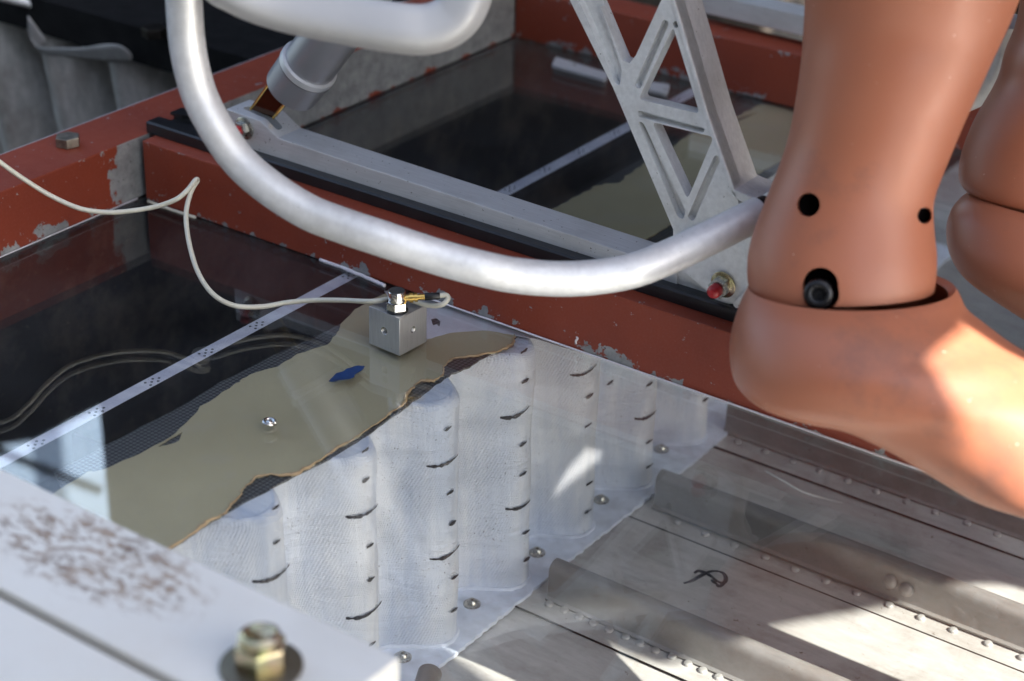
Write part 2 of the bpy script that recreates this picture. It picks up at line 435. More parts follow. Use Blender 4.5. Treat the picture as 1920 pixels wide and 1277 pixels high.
def rivet_row(xs, y, z, parent, r=.0031, jit=.0006):
    me = None
    for x in xs:
        X = x+random.uniform(-jit, jit); Y = y+random.uniform(-jit, jit)
        if me is None:
            bm = rivet_bm(0, 0, 0, r); bmesh.ops.recalc_face_normals(bm, faces=bm.faces)
            me = bpy.data.meshes.new('rivet'); bm.to_mesh(me); bm.free(); me.materials.append(M['rivet'])
            me.polygons.foreach_set('use_smooth', [True]*len(me.polygons)); me.set_sharp_from_angle(angle=math.radians(50))
        o = bpy.data.objects.new('rivet', me); C.objects.link(o); o.location = (X, Y, z)
        o.parent = parent; o.matrix_parent_inverse = parent.matrix_world.inverted()
def stringer(y, x0, label, h=.026, lip=.011, big=None):
    t = thing('stringer', label, 'stringer', (x0, y, ZS+.0026), group='stringers across the belly skin')
    prof = []
    z0 = ZS+.0016
    # thin bent section in the y-z plane: foot, upright, rounded top, short return lip towards the viewer
    cen = [(y-.0036, z0+.0003), (y-.0025, z0+.0006), (y-.0008, z0+.0020), (y, z0+.006), (y+.0003, z0+h*.6), (y+.0004, z0+h-.0075)]
    for k in range(9):
        a = math.pi-k/8*math.pi
        cen.append((y+.0060+.0056*math.cos(a), z0+h-.0055+.0050*math.sin(a)))
    cen += [(y+.0118, z0+h-.012), (y+.0118, z0+.001)]
    th = .0009
    L = []; R_ = []
    for i, (a, b) in enumerate(cen):
        p, q = cen[max(0, i-1)], cen[min(len(cen)-1, i+1)]
        d = Vector((q[0]-p[0], q[1]-p[1])).normalized(); n_ = Vector((-d.y, d.x))*th
        L.append((a+n_.x, b+n_.y)); R_.append((a-n_.x, b-n_.y))
    pts = [Vector((x0, a, b)) for a, b in L+R_[::-1]]
    bm = bmesh.new(); rings = []
    for X in [x0, x0+.006]+[x0+.05+i*.1 for i in range(16)]:
        rings.append([bm.verts.new((X, p.y, p.z)) for p in pts])
    n_ = len(pts)
    for A, B in zip(rings, rings[1:]):
        for k in range(n_): bm.faces.new((A[k], A[(k+1) % n_], B[(k+1) % n_], B[k]))
    nL = len(L)
    for k in range(nL-1):
        for rg in (rings[0], rings[-1]): bm.faces.new((rg[k], rg[k+1], rg[n_-2-k], rg[n_-1-k]))
    obj('section', bm, 'stringer', t, 35)
    return t
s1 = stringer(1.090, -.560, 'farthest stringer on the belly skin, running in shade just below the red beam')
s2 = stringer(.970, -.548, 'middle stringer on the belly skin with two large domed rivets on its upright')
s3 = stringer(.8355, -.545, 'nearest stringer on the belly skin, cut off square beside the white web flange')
rivet_row([-.545+.0225*i for i in range(26)], 1.083, ZS+.0010, s1)
rivet_row([-.525+.0226*i for i in range(24)], .9630, ZS-.0001, s2)
rivet_row([-.54+.0113*i for i in range(34)], .8300, ZS+.0010, s3)
rivet_row([-.50+.0235*i for i in range(16)], .9835, ZS+.0010, s2, .0024)
for px, py in ((1670, 1090), (1700, 1105)):
    p = PY(px, py, .9700-.0008)
    obj('large_rivet', lathe([(0, .0050), (.001, .0050), (.0026, .0042), (.0036, .0022), (.0038, 0)], p, (0, -1, 0), 20), 'stringer', s2, 50)
# bay left of the web; its black colour paints in the shade
tag(obj('shaded_belly_skin', box(-.955, -.643, -.3, 2.2, ZS-.004, ZS-.0005, 0), 'shade_skin'), 'belly skin left of the corrugated web, coloured black for its shade', 'aircraft skin', kind='structure')
tag(obj('bay_wall', box(-.9500, -.9060, -.3, 2.4, ZS, -.004, 0), 'shade_skin'), 'bay side under the left red beam, coloured black for its shade', 'aircraft skin', kind='structure')
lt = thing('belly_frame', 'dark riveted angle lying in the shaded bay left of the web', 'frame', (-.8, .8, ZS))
obj('angle', box(-.90, -.66, .760, .764, ZS, ZS+.03, .0005), 'shade_skin', lt); obj('angle', box(-.90, -.66, 1.02, 1.024, ZS, ZS+.03, .0005), 'shade_skin', lt)

# ---------------------------------------------------------------- corrugated web
wb = thing('corrugated_web', 'white painted corrugated fabric web with black pen ticks, under the clear floor', 'corrugated beam', (-.585, .9, ZS))
XW, AW, PW, YC = -.5812, .0165, .0766, .7592
def webx(y, z):
    ph = 2*math.pi*(y-YC)/PW
    c = math.cos(ph)
    return XW + AW*(c + .10*math.cos(3*ph)*-.6) + .0006*math.sin(37*z+9*y) + .0004*math.sin(90*z+50*y)
bm = bmesh.new(); ny = 620; nz = 44; g = []
for i in range(ny+1):
    y = .42 + i*(1.5-.42)/ny
    RS = .006; row = []
    for k in range(8):
        th_ = math.pi/2*(1-k/8); row.append(bm.verts.new((webx(y, -.006)-RS*(1-math.cos(th_)), y, -.0062-RS*(1-math.sin(th_)))))
    for k in range(nz-7):
        z = -.0062-RS+(ZS+.002+.0062+RS)*k/(nz-8); row.append(bm.verts.new((webx(y, z), y, z)))
    g.append(row)
for i in range(ny):
    for k in range(nz): bm.faces.new((g[i][k], g[i+1][k], g[i+1][k+1], g[i][k+1]))
o = obj('web', bm, 'fabric', wb, 180)
md = o.modifiers.new('s', 'SOLIDIFY'); md.thickness = .0008; md.offset = 0
# bottom flange with ragged cut edge
edge = [(-.5562, .42), (-.5562, .60), (-.5558, .76), (-.5565, .88), (-.5552, 1.00), (-.5560, 1.12), (-.553, 1.5)]
fl = jag([(a, b, 0) for a, b in edge], .0008, 40, 3)
outer = fl + [Vector((-.640, 1.5, 0)), Vector((-.640, .42, 0))]
plate2d(outer, [], ZS+.0034, .0026, 'bottom_flange', 'flange', wb)
cap = [Vector((webx(y, -.006)-.0059, y, 0)) for y in np.linspace(.43, 1.49, 400)]
plate2d(cap+[Vector((-.63, 1.49, 0)), Vector((-.63, .43, 0))], [], -.0062, .0008, 'web_top_lip', 'fabric', wb)
# bead where the web meets the flange
path = [Vector((webx(y, ZS)+.0008, y, ZS+.0034)) for y in np.linspace(.43, 1.48, 420)]
path = [p+Vector((random.uniform(-.0006, .0006), 0, random.uniform(-.0003, .0003))) for p in path]
obj('fillet_bead', tube(path, .0017, 7), 'flange', wb, 180)
# top flange (black weave) and tan adhesive
def px2(pts, z): return [PZ(a, b, z) for a, b in pts]
fz = -.0050
left = px2([(100, 885), (165, 853), (253, 806), (333, 767), (413, 717), (500, 673), (580, 637), (633, 610), (690, 580)], fz)
right = px2([(910, 667), (880, 687), (847, 700), (813, 722), (757, 765), (700, 806), (640, 846), (537, 899), (458, 941), (387, 983), (320, 1028), (200, 1100)], fz)
plate2d(jag(left, .0005, 6, 5)+[Vector((-.672, 1.5, 0)), Vector((-.583, 1.5, 0))]+jag(right, .0006, 6, 6), [], fz, .0012, 'top_flange', 'carbon', wb)
tz = -.0036-.0003
tanL = [(60, 950), (165, 885), (195, 880), (260, 852), (330, 812), (377, 762), (443, 719), (467, 703), (520, 687), (560, 663), (613, 647), (633, 623), (640, 607), (667, 580), (693, 563), (735, 545)]
tanTop = [(800, 633), (847, 622), (913, 618), (965, 628)]
tanR = [(960, 647), (930, 660), (887, 667), (847, 672), (833, 687), (830, 703), (813, 715), (790, 713), (770, 730), (757, 757), (737, 770), (697, 800), (660, 826), (629, 841), (596, 866), (550, 891), (508, 889), (479, 895), (462, 910), (442, 937), (421, 962), (387, 980), (362, 999), (325, 1024), (180, 1110)]
hole = px2([(296, 838), (318, 822), (342, 810), (336, 826), (326, 831), (310, 835)], tz)
to = plate2d(jag(px2(tanL, tz), .0006, 5, 11)+jag(px2([(800, 600)]+tanTop, tz), .0003, 7, 12)+jag(px2(tanR, tz), .0009, 6, 13), [hole], tz, .0008, 'tan_adhesive', 'tan', wb)
er = [p+Vector((0, 0, .0001)) for p in jag(px2(tanTop[-1:]+tanR, tz), .0008, 5, 14)]
obj('adhesive_squeeze_out', tube(er, lambda t: .0004+.0008*abs(math.sin(37*t)*math.sin(11*t+1)), 8), 'tanedge', wb, 180)
# tan film in the far bay
fL = px2([(1037, 392), (1083, 367), (1120, 347), (1160, 343), (1173, 330), (1207, 307), (1257, 280), (1290, 253), (1390, 214), (1427, 195)], tz)
fR = px2([(1500, 290), (1460, 303), (1420, 325), (1390, 338), (1330, 372), (1265, 413), (1243, 430), (1213, 447)], tz)
hole2 = px2([(1378, 224), (1400, 216), (1424, 209), (1400, 220), (1380, 229)], tz)
far = [Vector((-.66, .905, 0))]+jag(fL, .0010, 6, 21)+[Vector((-.650, 1.30, 0)), Vector((-.60, 1.30, 0))]+jag(fR, .0010, 6, 22)+[Vector((-.59, .905, 0))]
plate2d(far, [hole2], tz, .0008, 'far_tan_adhesive', 'tan', wb)
# pen marks traced onto the web face
def web_hit(px, py):
    d = ray(px, py); t = .7
    while t < 1.9:
        x, y, z = d[0]*t, d[1]*t, H+d[2]*t
        if z < -.005 and x < webx(y, z)+.0006: return Vector((x+.0010, y, z))
        t += .0006
    return None
def stroke(pts, w0, seed=0):
    marks = bmesh.new()
    rnd = random.Random(seed)
    P = [web_hit(*p) for p in pts]; P = [p for p in P if p is not None]
    if len(P) < 2: return
    prev = None
    for i, p in enumerate(P):
        t = i/(len(P)-1); wd = w0*(.5+.65*math.sin(math.pi*min(1, t*1.1+.05)))*rnd.uniform(.55, 1.45)
        a = marks.verts.new(p+Vector((0, 0, wd))); b = marks.verts.new(p-Vector((0, 0, wd)))
        if prev: marks.faces.new((prev[0], a, b, prev[1]))
        prev = (a, b)
    obj('pen_mark', marks, 'ink', wb)
def arc(x0, y0, x1, y1, seed):
    pts = []
    for k in range(17):
        t = k/16; pts.append((x0+(x1-x0)*(1-(1-t)**1.15), y0+(y1-y0)*t**2.1+3*math.sin(math.pi*t)))
    stroke(pts, .0010, seed)
def tick(x, y, seed):
    stroke([(x-7, y+4), (x-2, y+1), (x+3, y-2), (x+6, y-5)], .0010, seed)
for i, a in enumerate([(470, 1089, 540, 1057), (645, 968, 706, 944), (646, 1158, 713, 1126), (797, 873, 856, 851), (803, 1047, 859, 1020), (935, 782, 990, 760), (945, 953, 992, 936), (1066, 702, 1116, 682), (1187, 784, 1229, 767)]): arc(*a, i)
for i, (x, y) in enumerate([(515, 950), (517, 1015), (683, 843), (684, 899), (692, 1022), (694, 1085), (696, 1206), (838, 803), (842, 923), (847, 980), (851, 1081), (850, 1143), (981, 657), (983, 714), (979, 832), (979, 888), (985, 997), (986, 1048), (1104, 742), (1101, 797), (1104, 905), (1101, 958), (1142, 717), (1216, 720), (1216, 827), (1216, 873), (1322, 748)]): tick(x, y, 50+i)
# blind rivets with washers on the bottom flange
for px, py in ((755, 1233), (885, 1133), (1007, 1037), (1127, 938), (1240, 843)):
    p = PZ(px, py, ZS+.0036)
    r = obj('blind_rivet', lathe([(0, .0056), (.0007, .0056), (.0011, .0050), (.0013, .0034), (.0030, .0030), (.0036, .0022), (.0034, .0012), (.0022, .0010), (.0022, 0)], p, (0, 0, 1), 24), 'bolt_steel', wb, 40)

# ---------------------------------------------------------------- clear floor sheets
nb = [(-.9035, -.2), (1.2, -.2), (1.2, .880), (-.9035, .880)]
fs1 = tag(obj('clear_floor_sheet', box(-.9035, 1.2, -.2, .868, -.0035, -.0003, .0002), 'clear'), 'near clear plastic floor sheet with mirror reflections, in front of the long red beam', 'floor sheet')
tag(obj('clear_floor_sheet', box(-.9035, 1.2, .872, 1.31, -.0035, -.0003, .0002), 'clear'), 'far clear plastic floor sheet between the two red cross beams', 'floor sheet')

sc1 = catmull([PZ(a, b, .0001) for a, b in ((1436, 883), (1470, 902), (1500, 919), (1530, 930), (1580, 943))], 8)
obj('scratch', tube(sc1, lambda t: .0001+.0006*math.sin(math.pi*min(1, t+.08))*random.uniform(.6, 1), 6), simple('pale_scratch', (.45, .44, .42), .6), fs1, 180)
# ---------------------------------------------------------------- red beams
nbm = thing('steel_beam', 'long red painted beam with chipped lower edge, crossing the picture under the seat leg', 'beam', (-.3, .87, 0), 'red steel floor beams')
def beam_x(y0, x0, x1, par, d=.034, mat='red'):
    return obj('box_section', box(x0, x1, y0, y0+d, .0002, ZT, .0012), mat, par)
beam_x(.845, -.8985, 1.2, nbm)
fb = thing('steel_beam', 'far red beam behind the seat leg, partly hidden by the dummy leg', 'beam', (-.3, 1.32, 0), 'red steel floor beams')
beam_x(1.295, -.9035, 1.2, fb)
lb = thing('steel_beam', 'red beam on the left running away from the viewer, its inner wall bare grey steel beyond the corner', 'beam', (-.93, .9, 0), 'red steel floor beams')
obj('box_section', box(-.9535, -.905, .2, 2.4, .0002, ZT, .0012), 'red_bare', lb)
obj('edge_angle', box(-.9620, -.9545, .2, 2.4, .024, .040, .0006), 'alu', lb)
# pale lines along the beam feet; some paint in highlight and gap light
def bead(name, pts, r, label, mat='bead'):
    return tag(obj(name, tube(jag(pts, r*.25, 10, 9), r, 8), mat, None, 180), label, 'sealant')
bead('pale_line', [Vector((-.66, .8440, .0004)), Vector((-.5, .8440, .0004)), Vector((.3, .8440, .0004))], .0006, 'thin white strip painting the sheet edge highlight along the foot of the long red beam')  # pale strip painting the bright highlight of the sheet edge
bead('pale_line', [Vector((-.9040, .3, .0004)), Vector((-.9040, .80, .0004)), Vector((-.9040, .842, .0004))], .0004, 'thin white line along the foot of the left red beam')
bead('pale_line', [Vector((-.895, .8430, .0004)), Vector((-.875, .8425, .0004)), Vector((-.850, .8435, .0004))], .0011, 'short cream strip painting light through the gap in the corner where the two red beams meet', 'cable')  # pale strip painting the light that shows through the corner gap
# white sealant pool on the sheet beside the sensor block
so1 = px2([(722, 545), (755, 553), (800, 562), (850, 566), (905, 586), (950, 604), (1000, 623), (1040, 640), (1110, 664), (1090, 662), (1060, 652), (1000, 634), (965, 628), (913, 619), (847, 623), (800, 636), (775, 620)], -.00365)
tag(plate2d(jag(so1, .0004, 5, 31, True), [px2([(808, 588), (818, 586), (826, 592), (824, 602), (819, 598), (812, 600)], 0)], -.0037, .0004, 'sealant_pool', 'bead'), 'smooth white sealant pool between sensor block and red beam', 'sealant')
bead('sealant_smear', [PZ(600, 487, .0004), PZ(640, 501, .0004), PZ(700, 526, .0004), PZ(722, 536, .0004)], .0013, 'white sealant smear where the marker tape meets the red beam')
th = [PZ(1075, 648, .001), PZ(1078, 640, .004), PZ(1074, 632, .007), PZ(1077, 628, .008), PZ(1083, 634, .008), PZ(1080, 641, .005), PZ(1090, 652, .001)]
tag(obj('sealant_thread', tube(catmull(th, 6), .0007, 8), 'bead', None, 180), 'curled white thread standing up from the foot of the red beam', 'thread')

# ---------------------------------------------------------------- marker tape
tp = thing('marker_tape', 'white tape with groups of black dots running under both clear floor sheets', 'tape', (-.714, .8, -.004))
obj('tape', extrude([Vector((-.7180, .40, -.0046)), Vector((-.7095, .40, -.0046)), Vector((-.7125, 1.292, -.0046)), Vector((-.7235, 1.292, -.0046))], (0, 0, .0003)), 'tape', tp)
for y in [.487, .532, .577, .622, .666, .711, .756, .800, .845, .90, .936, .98, 1.027, 1.072, 1.118, 1.168, 1.213, 1.26]:
    xc = -.7138-(y-.6)*.0085
    if .80 <= y <= .81: continue
    d = bmesh.new()
    for dx, dy in ((-.0022, -.003), (-.0022, .003), (.0022, -.003), (.0022, .003), (0, 0), (0.0, .006)):
        merge(d, lathe([(0, .00085), (.0001, .00085)], (xc+dx, y+dy, -.00425), (0, 0, 1), 12))
    obj('dot_group', d, 'ink', tp)

# ---------------------------------------------------------------- blue ink smear and metal bead on the tan strip
bp = [(617, 715), (630, 700), (642, 697), (655, 690), (672, 686), (684, 687), (680, 694), (668, 700), (662, 709), (652, 711), (640, 712), (628, 716)]
tag(plate2d(jag(px2(bp, 0), .0004, 4, 41, True), [], .0002, .0003, 'ink_smear', 'blue'), 'dark blue ink smear on the clear sheet above the tan strip', 'ink mark')
mb = thing('metal_ring_bead', 'small shiny curl of metal lying on the tan strip', 'metal scrap', PZ(505, 800, 0))
p0 = PZ(505, 797, 0)
obj('curl', tube([p0+Vector((.0030*math.cos(a), .0030*math.sin(a), .0014+.0009*math.sin(a*.5))) for a in np.linspace(.3, 6.5, 30)], lambda t: .0012-.0004*t, 10), 'nickel', mb, 180)
obj('bead', lathe([(0, .0016), (.0012, .0023), (.0024, .0019), (.0031, .0008), (.0032, 0)], p0, (0, 0, 1), 20), 'nickel', mb, 180)

# ---------------------------------------------------------------- sensor block
rot = math.radians(-3.5); bc = Vector((-.6275, .7855, 0)); hb = .0122; HB = .0252
bt = thing('sensor_block', 'small machined aluminium cube with threaded side holes standing on the clear floor', 'mounting block', bc)
bm = box(-hb, hb, -hb, hb, .0003, HB, .0005)
bmesh.ops.transform(bm, matrix=Matrix.Translation(bc) @ Matrix.Rotation(rot, 4, 'Z'), verts=bm.verts)
blk = obj('cube_body', bm, alu('brushed_block', (.52, .53, .54), .34, (160, 160, 8), .8, .2, .72), bt)
ux = Matrix.Rotation(rot, 3, 'Z') @ Vector((1, 0, 0)); uy = Matrix.Rotation(rot, 3, 'Z') @ Vector((0, 1, 0))
h1 = bc - uy*hb + Vector((0, 0, .0130)); h2 = bc + ux*hb + Vector((0, 0, .0132))
cut(blk, [lathe([(-.002, .0026), (.007, .0026)], h1, uy, 24), lathe([(-.002, .0022), (.007, .0022)], h2, -ux, 24)])
for hp, ax, r in ((h1, -uy, .0026), (h2, ux, .0022)):
    tb = bmesh.new()
    for k in range(6):
        a = ax.orthogonal().normalized(); c = ax.cross(a)
        ctr = hp - ax*(.0007+.0009*k)
        tube([ctr+a*(r*1.0)*math.cos(t)+c*(r*1.0)*math.sin(t) for t in np.linspace(0, 2*math.pi, 21)], .00042, 6, False, tb)
    obj('thread', tb, 'nickel', bt, 180)
sc_ = PZ(744, 582, HB); 
st = thing('accelerometer', 'polished hexagonal accelerometer with gold side connector on top of the aluminium cube', 'sensor', sc_)
sc = Vector((sc_.x, sc_.y, HB))
obj('washer', lathe([(0, .0066), (.0006, .0068), (.0012, .0064)], sc, (0, 0, 1), 32), 'black', st, 40)
obj('hex_base', hexnut(sc+Vector((0, 0, .0012)), (0, 0, 1), .0067, .0052, .0005, .25), 'nickel', st)
obj('cap', lathe([(0, .0050), (.0002, .0052), (.0062, .0052), (.0066, .0049)], sc+Vector((0, 0, .0064)), (0, 0, 1), 40), 'nickel', st, 40)
obj('cap_top', lathe([(0, .0048), (.0003, .0047)], sc+Vector((0, 0, .01295)), (0, 0, 1), 40), 'darkcap', st, 40)
cdir = Vector((.75, .62, .06)).normalized(); c0 = sc+Vector((0, 0, .0078))+cdir*.0045
obj('connector', lathe([(0, .0022), (.003, .0022), (.003, .0030), (.0052, .0030), (.0052, .0022), (.0060, .0022), (.0060, .0028), (.0078, .0028), (.0078, .0019), (.0120, .0019)], c0, cdir, 24), 'gold', st, 40)
obj('strain_relief', lathe([(0, .0021), (.0002, .0023), (.0085, .0021), (.009, .0018)], c0+cdir*.0120, cdir, 20), 'black', st, 50)
# cable
e0 = c0+cdir*.0205
cp = [e0, e0+cdir*.004+Vector((0, 0, .0002)), e0+cdir*.0065+Vector((-.0005, -.0015, -.002)), e0+cdir*.0035+Vector((.0, -.0035, -.0048)), PZ(800, 572, .0275), sc+Vector((-.004, .0088, .0035)), PZ(700, 565, .027),
      PZ(640, 563, .019), PZ(590, 563, .014), PZ(540, 567, .011), PZ(490, 575, .010), PZ(440, 573, .012), PZ(400, 552, .018), PZ(372, 512, .026), PZ(356, 462, .036), PZ(349, 415, .046), PZ(351, 385, .053), PZ(360, 356, .060), PZ(370, 339, .063), PZ(366, 338, .0645), PZ(352, 356, .061), PZ(330, 374, .056), PZ(290, 388, .051), PZ(240, 396, .049), PZ(200, 398, .049), PZ(150, 391, .052), PZ(95, 367, .060), PZ(45, 336, .072), PZ(0, 304, .085), PZ(-60, 255, .10), PZ(-200, 120, .13)]
tag(obj('sensor_cable', tube(catmull(cp, 10), .00155, 12), 'cable', None, 180), 'thin cream sensor cable looping from the accelerometer over the red beams', 'cable')

# ---------------------------------------------------------------- near plate and its bolt
pz = .070
pt = thing('edge_plate', 'pale out of focus aluminium plate with brown stains in the near left corner', 'plate', (-.5, .44, pz))
obj('plate', box(-1.2, -.3775, .4100, .4735, pz-.046, pz, .0022, seg=3), 'plate', pt)
obj('front_plate', box(-1.2, -.3775, .20, .4062, pz-.046, pz-.0012, .0022, seg=3), 'plate', pt)
bpz = PZ(490, 1252, pz)
bolt('gold_bolt', bpz, (0, 0, 1), .0108, .0105, .0165, .0018, 'yzinc', 'gold zinc plated nut on a dark washer, out of focus on the near plate', stud=(.0080, .0050), rot=.35, washmat=simple('bronze_washer', (.16, .14, .10), .35, .8))
# stiffener tube end on the skin, near centre
p = PZ(806, 1262, -.160)
st2 = thing('pipe_stub', 'short open grey pipe end beside the white flange at the lower frame edge', 'pipe', p)
o = obj('pipe', tube([p, p+Vector((.03, -.06, -.004))], .0072, 24), 'stringer', st2, 60)
cut(o, [lathe([(-.004, .0034), (.02, .0034)], p, Vector((.03, -.06, -.004)), 20)])
obj('pipe_foot', box(p.x-.006, p.x+.04, p.y-.07, p.y-.004, ZS+.0002, p.z-.006, .001), 'stringer', st2)

# ---------------------------------------------------------------- seat tracks
def track(y0, x0, label):
    t = thing('seat_track', label, 'seat track', (x0, y0+.018, ZT), 'black seat tracks on the red beams')
    prof = [(0, 0), (.036, 0), (.036, .0078), (.0335, .0082), (.0235, .0082), (.0235, .0062), (.0265, .0055), (.0265, .0022), (.0095, .0022), (.0095, .0055), (.0125, .0062), (.0125, .0082), (.0015, .0082), (0, .0072)]
    bm = extrude([Vector((x0, y0+a, ZT+.0003+b)) for a, b in prof], (2.0, 0, 0))
    o = obj('rail', bm, 'track', t)
    cs = []
    for k in range(18):
        cx_ = x0+.018+.0254*k*1.0
        cs.append(lathe([(.0035, .0088), (.02, .0088)], (cx_, y0+.018, ZT), (0, 0, 1), 20))
        if k > 1: break
    cut(o, cs)
    return t
track(.8570, -.906, 'near black seat track on the long red beam, its slotted end at the left')
track(1.3070, -.62, 'far black seat track on the far red beam')

# ---------------------------------------------------------------- seat frame (one thing)
sf = thing('aircraft_seat', 'silver aluminium seat underframe with bent tube, lattice leg and base bar on the near track', 'seat frame', (-.65, .875, .052))
yf = .865
def bary(y0, par):
    P_ = [(424, 204), (443, 211), (488, 227), (520.5, 258.5), (960, 404), (1270, 506)]
    top = [PY(a, b, yf) for a, b in P_]
    bot = [PY(1270, 548, yf), PY(960, 446, yf), PY(478, 283, yf), PY(425, 262, yf)]
    return top, bot
top, bot = bary(yf, sf)
bm = extrude(top+bot, (0, .0235, 0), .0009)
bar = obj('base_bar', bm, 'alu', sf)
pa = PZ(430, 190, top[0].z+.02)
zt_ = top[2].z
cs = [lathe([(-.012, .0036), (.01, .0036)], PZ(432, 190, zt_), (0, 0, 1), 20)]
a_, b_ = PZ(466, 205, zt_), PZ(521, 226, zt_)
for k in range(9):
    pass
sl = bmesh.new(); merge(sl, extrude(rounded([a_+Vector((-.003, -.0032, -.012)), b_+Vector((.002, -.0032, -.012)), b_+Vector((.002, .0032, -.012)), a_+Vector((-.003, .0032, -.012))], .003), (0, 0, .03)))
cs.append(sl)
cut(bar, cs)
# rear strut
A = PY(546, 168, .877); Bq = PY(665, 5, .877); ax = (Bq-A).normalized()
obj('strut', lathe([(0, .006), (0, .0165), (.0015, .0185), (.022, .0190), (.022, .0193)], A, ax, 40), 'strut', sf, 40)
obj('strut_ring', lathe([(.0223, .0190), (.0228, .0197), (.0272, .0197), (.0277, .0188)], A, ax, 40), 'ring', sf, 40)
obj('strut_tube', lathe([(.0278, .0176), (.28, .0176)], A, ax, 40), 'strut', sf, 40)
q = [PY(470, 205, .874), PY(512, 222, .874), PY(546, 180, .874), PY(505, 156, .874)]
obj('gold_bracket', extrude(q, (0, .004, 0), .0004), simple('bronze_mirror', (.10, .055, .035), .12, .9, 40, .1, 0), sf)
for i_, (p_, q_) in enumerate(((q[0], q[3]), (q[1], q[2]))):
    obj('bracket_edge', tube([p_, q_], .0009, 8), 'gold', sf)
bolt('rear_bolt', PY(459, 240, yf-.0002), (-.02, -1, 0), .0056, .0052, .0078, .0012, 'bolt_steel', None, tip=(.0035, .005), parent=sf, rot=.2)

# lattice leg
def PL(l, y=yf): return [PY(a, b, y) for a, b in l]
leg_o = [(1007, -120), (1068, 0), (1150, 166), (1262, 430), (1262, 455), (1300, 482), (1386, 475), (1390, 400), (1377, 350), (1330, 217), (1267, 0), (1229, -120), (1203, -120), (1225, -50), (1240, 0), (1192, 104), (1180, 119), (1167, 113), (1120, 0), (1062, -120)]
leg = obj('lattice_leg', extrude(PL(leg_o), (0, .0085, 0), 0), 'alu_leg', sf)
def cutter(l, y0, y1, r=0):
    pts = PL(l); 
    if r: pts = rounded(pts, r, 5)
    pts = [p+Vector((0, y0, 0)) for p in pts]
    return extrude(pts, (0, y1-y0, 0))
cs = [cutter([(1262, 50), (1197, 186), (1312, 214)], -.01, .05, .0034),
      cutter([(1222, 229), (1338, 257), (1289, 374)], -.01, .05, .0034),
      lathe([(-.01, .0019), (.05, .0019)], PY(1267, 46, yf), (0, 1, 0), 16)]
for l in ([(1074, -90), (1100, -60), (1112, -25), (1166, 128), (1162, 160), (1154, 158), (1098, 30), (1052, -70)],
          [(1196, 228), (1206, 230), (1286, 396), (1280, 412), (1270, 406)],
          [(1340, 290), (1352, 296), (1300, 416), (1288, 408)],
          [(1244, 36), (1255, 42), (1200, 168), (1189, 160)],
          [(1196, 207), (1322, 241), (1319, 250), (1196, 219)],
          [(1283, 40), (1290, 40), (1353, 240), (1346, 246)]):
    cs.append(cutter(l, -.01, .0050, .002))
cut(leg, cs)
md = leg.modifiers.new('bv', 'BEVEL'); md.width = .0006; md.segments = 2; md.limit_method = 'ANGLE'; md.angle_limit = math.radians(40)
# broad edge flange of the leg (faces right) and its foot
fl_ = [(1229, -120), (1267, 0), (1330, 217), (1377, 350), (1386, 372), (1380, 372), (1369, 350), (1322, 217), (1259, 0), (1221, -120)]
obj('leg_flange', extrude([p+Vector((0, -.0012, 0)) for p in PL(fl_)], (0, .0265, 0), .0008), 'alu_leg', sf)
foot = [(1369, 350), (1386, 358), (1446, 383), (1448, 396), (1438, 397), (1386, 374), (1365, 360)]
obj('leg_foot', extrude([p+Vector((0, -.0012, 0)) for p in PL(foot)], (0, .0275, 0), .0008), 'alu_leg', sf)
lug = rounded(PL([(1270, 430), (1408, 440), (1404, 568), (1350, 572), (1318, 540), (1268, 500)], yf-.004), .009, 6)
obj('lug_plate', extrude(lug, (0, .006, 0), .0008), 'alu_leg', sf)
lug2 = rounded(PL([(1395, 418), (1425, 410), (1440, 440), (1412, 470), (1418, 560), (1380, 580), (1372, 570), (1398, 545)], yf-.007), .005, 5)
obj('lug_rim', extrude(lug2, (0, .020, 0), .001), 'alu_leg', sf)
shoe = PL([(1230, 470), (1500, 560), (1500, 632), (1372, 586), (1300, 555), (1255, 533), (1230, 500)], yf+.001)
obj('track_shoe', extrude(shoe, (0, .020, 0), .001), 'alu_leg', sf)
bolt('front_bolt', PY(1357, 533, yf-.004), (-.05, -1, -.1), .0062, .0062, .0080, .0010, 'bolt_steel', None, tip=(.0040, .0060), parent=sf, rot=.1, washmat='yzinc')
# bent tube
tpx = [(352, -160, .97), (344, -60, .975), (346, 20, .98), (353, 95, .985), (371, 170, .99), (402, 235, .99), (446, 299, .99), (503, 350, .985), (575, 396, .98), (640, 422, .975), (715, 447, .97), (815, 480, .97), (900, 503, .97), (970, 517, .975), (1055, 523, .98), (1130, 518, .985), (1195, 505, .99), (1260, 479, 1.0), (1330, 446, 1.01), (1395, 414, 1.02), (1424, 400, 1.025)]
tb_ = obj('bent_tube', tube(catmull([PD(*a) for a in tpx], 12), .0093, 28), 'tube', sf, 60)
obj('tube_end_plug', tube([PD(1426, 399, 1.025), PD(1437, 394, 1.028)], .0083, 24), 'black', sf, 60)
# white plastic seat edge, top centre
wp = [(380, -190, .93), (400, -60, .93), (450, -18, .93), (530, 12, .93), (640, 35, .925), (740, 52, .92), (800, 55, .92), (845, 38, .92), (872, 0, .92), (890, -70, .925), (900, -170, .93)]
wo = obj('white_edge_loop', tube(catmull([PD(*a) for a in wp], 10), .0112, 40, True, None, True), 'whitepl', None, 60)
wo.name = 'white_footrest'; tag(wo, 'rounded white plastic loop crossing in front at the top edge of the picture', 'footrest')

ba, bb = Vector((-.362, .846, .046)), Vector((-.432, .862, .124))
n1 = Vector((0, 1, 0)); dd = (bb-ba).normalized(); n2 = dd.cross(n1)
obj('front_brace', extrude([ba-n2*.004, ba+n2*.004, bb+n2*.004, bb-n2*.004], (0, .020, 0), .0008), 'alu_leg', sf)
